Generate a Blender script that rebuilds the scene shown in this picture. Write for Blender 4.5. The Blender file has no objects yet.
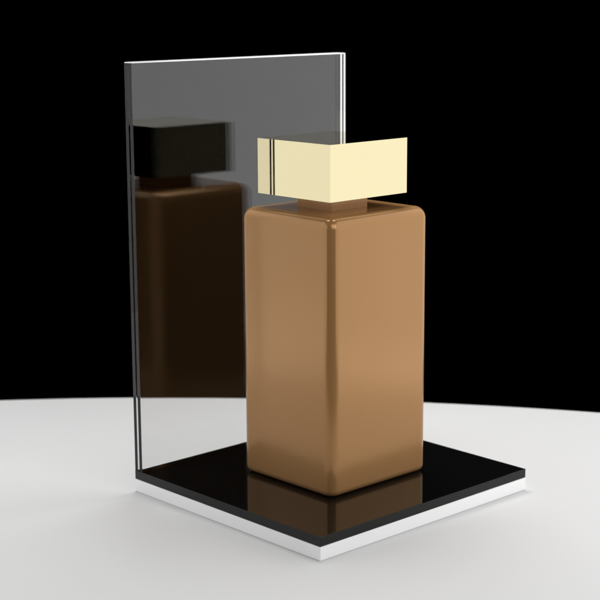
import bpy, bmesh, math
from mathutils import Vector, Matrix

S = 0.13                        # metres per base width: the stand is 13 cm wide
scene = bpy.context.scene
COL = scene.collection

# ---------------------------------------------------------------- helpers
def link(name, bm, mat, parent=None, smooth=False, loc=(0, 0, 0)):
    me = bpy.data.meshes.new(name)
    bm.normal_update()
    bm.to_mesh(me); bm.free()
    o = bpy.data.objects.new(name, me)
    COL.objects.link(o)
    me.materials.append(mat)
    if smooth:
        for p in me.polygons: p.use_smooth = True
    if parent: o.parent = parent
    o.location = loc
    return o

def thing(name, label, cat, loc):
    o = bpy.data.objects.new(name, None)
    o.empty_display_size = 0.03
    COL.objects.link(o)
    o.location = loc
    o['label'] = label; o['category'] = cat
    return o

def box_bm(x0, x1, y0, y1, z0, z1, bevel=0.0, seg=2):
    bm = bmesh.new()
    bmesh.ops.create_cube(bm, size=1)
    for v in bm.verts:
        v.co = Vector(((x0 + x1) / 2 + v.co.x * (x1 - x0), (y0 + y1) / 2 + v.co.y * (y1 - y0),
                       (z0 + z1) / 2 + v.co.z * (z1 - z0))) * S
    if bevel:
        bmesh.ops.bevel(bm, geom=list(bm.edges), offset=bevel * S, segments=seg, profile=0.5, affect='EDGES')
    return bm

def rounded_loop(hx, hy, r, n=14):
    pts = []
    for sx, sy, a0 in ((1, 1, 0), (-1, 1, 90), (-1, -1, 180), (1, -1, 270)):
        for k in range(n + 1):
            a = math.radians(a0 + 90 * k / n)
            pts.append((sx * (hx - r) + r * math.cos(a), sy * (hy - r) + r * math.sin(a)))
    return pts

def bottle_bm(hx, hy, r, h, rt, rb):
    """Square flask with rounded uprights, a fillet round the shoulder and one round the foot."""
    bm = bmesh.new()
    prof = []                                   # (inset, z)
    n = 10
    for k in range(n + 1):
        a = math.pi / 2 * k / n
        prof.append((rb * (1 - math.sin(a)), rb * (1 - math.cos(a))))
    for k in range(1, 12):
        prof.append((0, rb + (h - rt - rb) * k / 12))
    for k in range(n + 1):
        a = math.pi / 2 * k / n
        prof.append((rt * (1 - math.cos(a)), h - rt + rt * math.sin(a)))
    rings = []
    for ins, z in prof:
        lp = rounded_loop(hx - ins, hy - ins, max(r - ins, 0.002))
        rings.append([bm.verts.new((x * S, y * S, z * S)) for x, y in lp])
    m = len(rings[0])
    for a, b in zip(rings, rings[1:]):
        for i in range(m):
            bm.faces.new((a[i], a[(i + 1) % m], b[(i + 1) % m], b[i]))
    bm.faces.new(list(reversed(rings[0])))
    bm.faces.new(rings[-1])
    return bm

# ---------------------------------------------------------------- materials
def mat(name):
    m = bpy.data.materials.new(name); m.use_nodes = True
    nt = m.node_tree
    return m, nt, nt.nodes['Principled BSDF']

def fine_rough(nt, b, base, amp, scale):
    """slight unevenness of the polish"""
    tc = nt.nodes.new('ShaderNodeTexCoord')
    nz = nt.nodes.new('ShaderNodeTexNoise'); nz.inputs['Scale'].default_value = scale
    nz.inputs['Detail'].default_value = 4
    mr = nt.nodes.new('ShaderNodeMapRange')
    mr.inputs['To Min'].default_value = base - amp; mr.inputs['To Max'].default_value = base + amp
    nt.links.new(tc.outputs['Object'], nz.inputs['Vector'])
    nt.links.new(nz.outputs['Fac'], mr.inputs['Value'])
    nt.links.new(mr.outputs['Result'], b.inputs['Roughness'])
    return tc

def copper():
    m, nt, b = mat('copper_lacquer')
    b.inputs['Base Color'].default_value = (0.415, 0.216, 0.081, 1)
    b.inputs['Metallic'].default_value = 0.30
    b.inputs['Specular IOR Level'].default_value = 0.35
    fine_rough(nt, b, 0.19, 0.012, 60)
    return m

def gold():
    m, nt, b = mat('polished_gold')
    b.inputs['Base Color'].default_value = (0.76, 0.675, 0.425, 1)
    b.inputs['Metallic'].default_value = 1
    b.inputs['Roughness'].default_value = 0.015
    return m

def acrylic_black():
    m, nt, b = mat('black_acrylic')
    b.inputs['Base Color'].default_value = (0.004, 0.004, 0.004, 1)
    b.inputs['IOR'].default_value = 1.39
    b.inputs['Roughness'].default_value = 0.02
    return m

def acrylic_white():
    m, nt, b = mat('white_acrylic')
    b.inputs['Base Color'].default_value = (0.95, 0.95, 0.95, 1)
    b.inputs['IOR'].default_value = 1.49
    fine_rough(nt, b, 0.25, 0.02, 40)
    return m

def acrylic_clear():
    m, nt, b = mat('clear_acrylic')
    b.inputs['Base Color'].default_value = (0.97, 0.97, 0.97, 1)
    b.inputs['Transmission Weight'].default_value = 1
    b.inputs['IOR'].default_value = 1.36
    b.inputs['Roughness'].default_value = 0.0
    return m

def table_white():
    m, nt, b = mat('matt_white_table')
    b.inputs['Base Color'].default_value = (0.68, 0.68, 0.677, 1)
    b.inputs['Specular IOR Level'].default_value = 0.15
    fine_rough(nt, b, 0.62, 0.03, 25)
    return m

def acrylic_edge():
    m, nt, b = mat('white_top_edge')
    b.inputs['Base Color'].default_value = (0.85, 0.85, 0.85, 1)
    fine_rough(nt, b, 0.45, 0.05, 80)
    return m

EDGE_WHITE = acrylic_edge()
COPPER, GOLD, BLACK, WHITE, CLEAR, TABLE = copper(), gold(), acrylic_black(), acrylic_white(), acrylic_clear(), table_white()

# ---------------------------------------------------------------- axes seen from the camera
RH = Vector((0.7317, -0.6816, 0)).normalized()        # to the camera's right along the table
FH = Vector((0.6816, 0.7317, 0)).normalized()         # away from the camera
def sd(s, d, z=0):
    return (RH * s + FH * d + Vector((0, 0, z))) * S

# ---------------------------------------------------------------- the table (bowed edges, rounded rim)
def table():
    bm = bmesh.new()
    R, s0, top, front = 6.5, -0.7, 2.02, -0.85
    half = 3.4
    base = []
    n = 60
    for k in range(n + 1):                             # bowed back edge
        s = s0 + half - 2 * half * k / n
        base.append((s, top - (R - math.sqrt(R * R - (s - s0) ** 2))))
    for k in range(n + 1):                             # unseen front edge, bowed, cut short so the bottle's front reflects black
        s = s0 - half + 2 * half * k / n
        base.append((s, front + (R - math.sqrt(R * R - (s - s0) ** 2))))
    cen = Vector((s0, (top + front) / 2))
    th, r = 0.30, 0.07
    prof = []
    for k in range(9):
        a = math.pi / 2 * k / 8
        prof.append((r * (1 - math.sin(a)), -r * (1 - math.cos(a))))
    prof += [(0, -th)]
    P = [Vector(p) for p in base]; m = len(P)
    nor = []
    for i in range(m):
        e = (P[(i + 1) % m] - P[i - 1]); q = Vector((e.y, -e.x)).normalized()
        if q.dot(P[i] - cen) < 0: q = -q
        nor.append(q)
    rings = []
    for ins, z in prof:
        rings.append([bm.verts.new(sd(*(P[i] - nor[i] * ins), z)) for i in range(m)])
    for a, b in zip(rings, rings[1:]):
        for i in range(m):
            bm.faces.new((a[i], a[(i + 1) % m], b[(i + 1) % m], b[i]))
    bm.faces.new(rings[0]); bm.faces.new(list(reversed(rings[-1])))
    bmesh.ops.recalc_face_normals(bm, faces=list(bm.faces))
    o = link('tabletop', bm, TABLE, smooth=False)
    for p in o.data.polygons: p.use_smooth = len(p.vertices) == 4
    o['kind'] = 'structure'
    o['label'] = 'broad white tabletop with a bowed back edge'
    o['category'] = 'tabletop'
    return o
table()

# ---------------------------------------------------------------- the display stand
B, ZW, ZB, H, T = 0.9439, 0.0463, 0.0314, 1.4988, 0.0427
ZT = ZW + ZB
stand = thing('display_stand', 'display stand of white and black acrylic plates with an upright clear back panel', 'display stand', Vector((0.5, B / 2, 0)) * S)
off = -Vector((0.5, B / 2, 0)) * S
link('base_plate', box_bm(0, 1, 0, B, 0.0006, ZW, 0.0025, 2), WHITE, stand, loc=off)
link('top_plate', box_bm(0.0008, 0.9992, 0.0008, B - 0.0008, ZW + 0.0004, ZT, 0.0009, 2), BLACK, stand, loc=off)
TS, BV = 0.0174, 0.0006                      # the back panel is a pair of thin clear sheets with a slot between them
for y0 in (B - T, B - 0.0012 - TS):
    bm = box_bm(0.0012, 0.9985, y0, y0 + TS, ZT + 0.0006, H)
    up = [e for e in bm.edges if abs(e.verts[0].co.z - e.verts[1].co.z) > 0.01]
    bmesh.ops.bevel(bm, geom=up, offset=BV * S, segments=1, profile=0.5, affect='EDGES')
    rim = [e for e in bm.edges if min(v.co.z for v in e.verts) > (H - 0.0001) * S]
    bmesh.ops.bevel(bm, geom=rim, offset=0.0032 * S, segments=1, profile=0.5, affect='EDGES')
    sh = link('clear_sheet', bm, CLEAR, stand, loc=off)
    sh.data.materials.append(EDGE_WHITE)
    for p in sh.data.polygons:
        if p.normal.z > 0.5: p.material_index = 1      # the top edge is plain opaque white

# ---------------------------------------------------------------- the perfume bottle
BX, BY, BHX, BHY, BH, BR = 0.5065, 0.4550, 0.2349, 0.2245, 0.9333, 0.040
C0, C1, CHX, CHY = 1.0581, 1.2441, 0.1796, 0.1756
NX, NY = 0.4989, 0.4581
bottle = thing('perfume_bottle', 'square copper perfume bottle with a polished gold block cap', 'perfume bottle', Vector((BX, BY, ZT + 0.0008)) * S)
link('body', bottle_bm(BHX, BHY, BR, BH, 0.040, 0.024), COPPER, bottle, smooth=True)
o = Vector((-BX, -BY, -ZT - 0.0008)) * S
link('neck', box_bm(NX - 0.0837, NX + 0.0837, NY - 0.0837, NY + 0.0837, ZT + BH - 0.004, C0 - 0.0006, 0.002, 2), COPPER, bottle, loc=o)
link('cap', box_bm(NX - CHX, NX + CHX, NY - CHY, NY + CHY, C0, C1), GOLD, bottle, loc=o)

# ---------------------------------------------------------------- lamps: two upright softboxes and one overhead
def softbox(name, loc, target, w, h, radiance, spread=180):
    l = bpy.data.lights.new(name, 'AREA'); l.shape = 'RECTANGLE'
    l.size = w * S; l.size_y = h * S
    l.energy = radiance * math.pi * (w * S) * (h * S)
    l.spread = math.radians(spread)
    l.color = (1, 1, 1)
    ob = bpy.data.objects.new(name, l); COL.objects.link(ob)
    ob.location = loc
    ob.rotation_euler = (Vector(target) - Vector(loc)).to_track_quat('-Z', 'Y').to_euler()
    return ob
softbox('softbox_lamp', sd(1.8, 0.4, 1.605), sd(0, 0.4, 1.605), 4.2, 3.2, 1.28)
softbox('softbox_lamp', sd(-1.9, 0.4, 1.605), sd(0, 0.4, 1.605), 4.2, 3.2, 1.08)
softbox('overhead_softbox', sd(0.05, 1.7, 3.1), sd(0.05, 0.4, 0), 1.9, 1.3, 9.3)
softbox('front_softbox', sd(2.6, -4.0, 5.0), sd(0.1, -0.2, 0), 5.0, 4.6, 2.15)

w = bpy.data.worlds.new('World'); scene.world = w
w.use_nodes = True
bg = w.node_tree.nodes.get('Background')
bg.inputs['Color'].default_value = (0, 0, 0, 1)
bg.inputs['Strength'].default_value = 0.05

# ---------------------------------------------------------------- camera
cd = bpy.data.cameras.new('camera'); cam = bpy.data.objects.new('camera', cd)
COL.objects.link(cam); scene.camera = cam
C = Vector((-3.10040065, -3.25008161, 1.73503584))
fwd = Vector((0.66730872, 0.71782724, -0.19855256)).normalized()
r = Vector((0.73163213, -0.68167707, -0.00554954)); u = r.cross(fwd)
mtx = Matrix((r, u, -fwd)).transposed().to_4x4()
mtx.translation = C * S
cam.matrix_world = mtx
cd.sensor_width = 36
cd.lens = 36 * 1536.684 / 600
cd.clip_start = 0.01; cd.clip_end = 100
cd.dof.use_dof = True
cd.dof.focus_distance = 5.0 * S
cd.dof.aperture_fstop = (cd.lens / 1000) / (0.032 * S)

# ---------------------------------------------------------------- render settings
scene.view_settings.view_transform = 'Standard'
scene.view_settings.look = 'None'
scene.view_settings.exposure = 0
scene.view_settings.gamma = 1
scene.cycles.max_bounces = 16
scene.cycles.transmission_bounces = 14
scene.cycles.glossy_bounces = 8
scene.cycles.caustics_refractive = True
scene.cycles.caustics_reflective = True
scene.cycles.blur_glossy = 0.3
scene.cycles.use_denoising = True
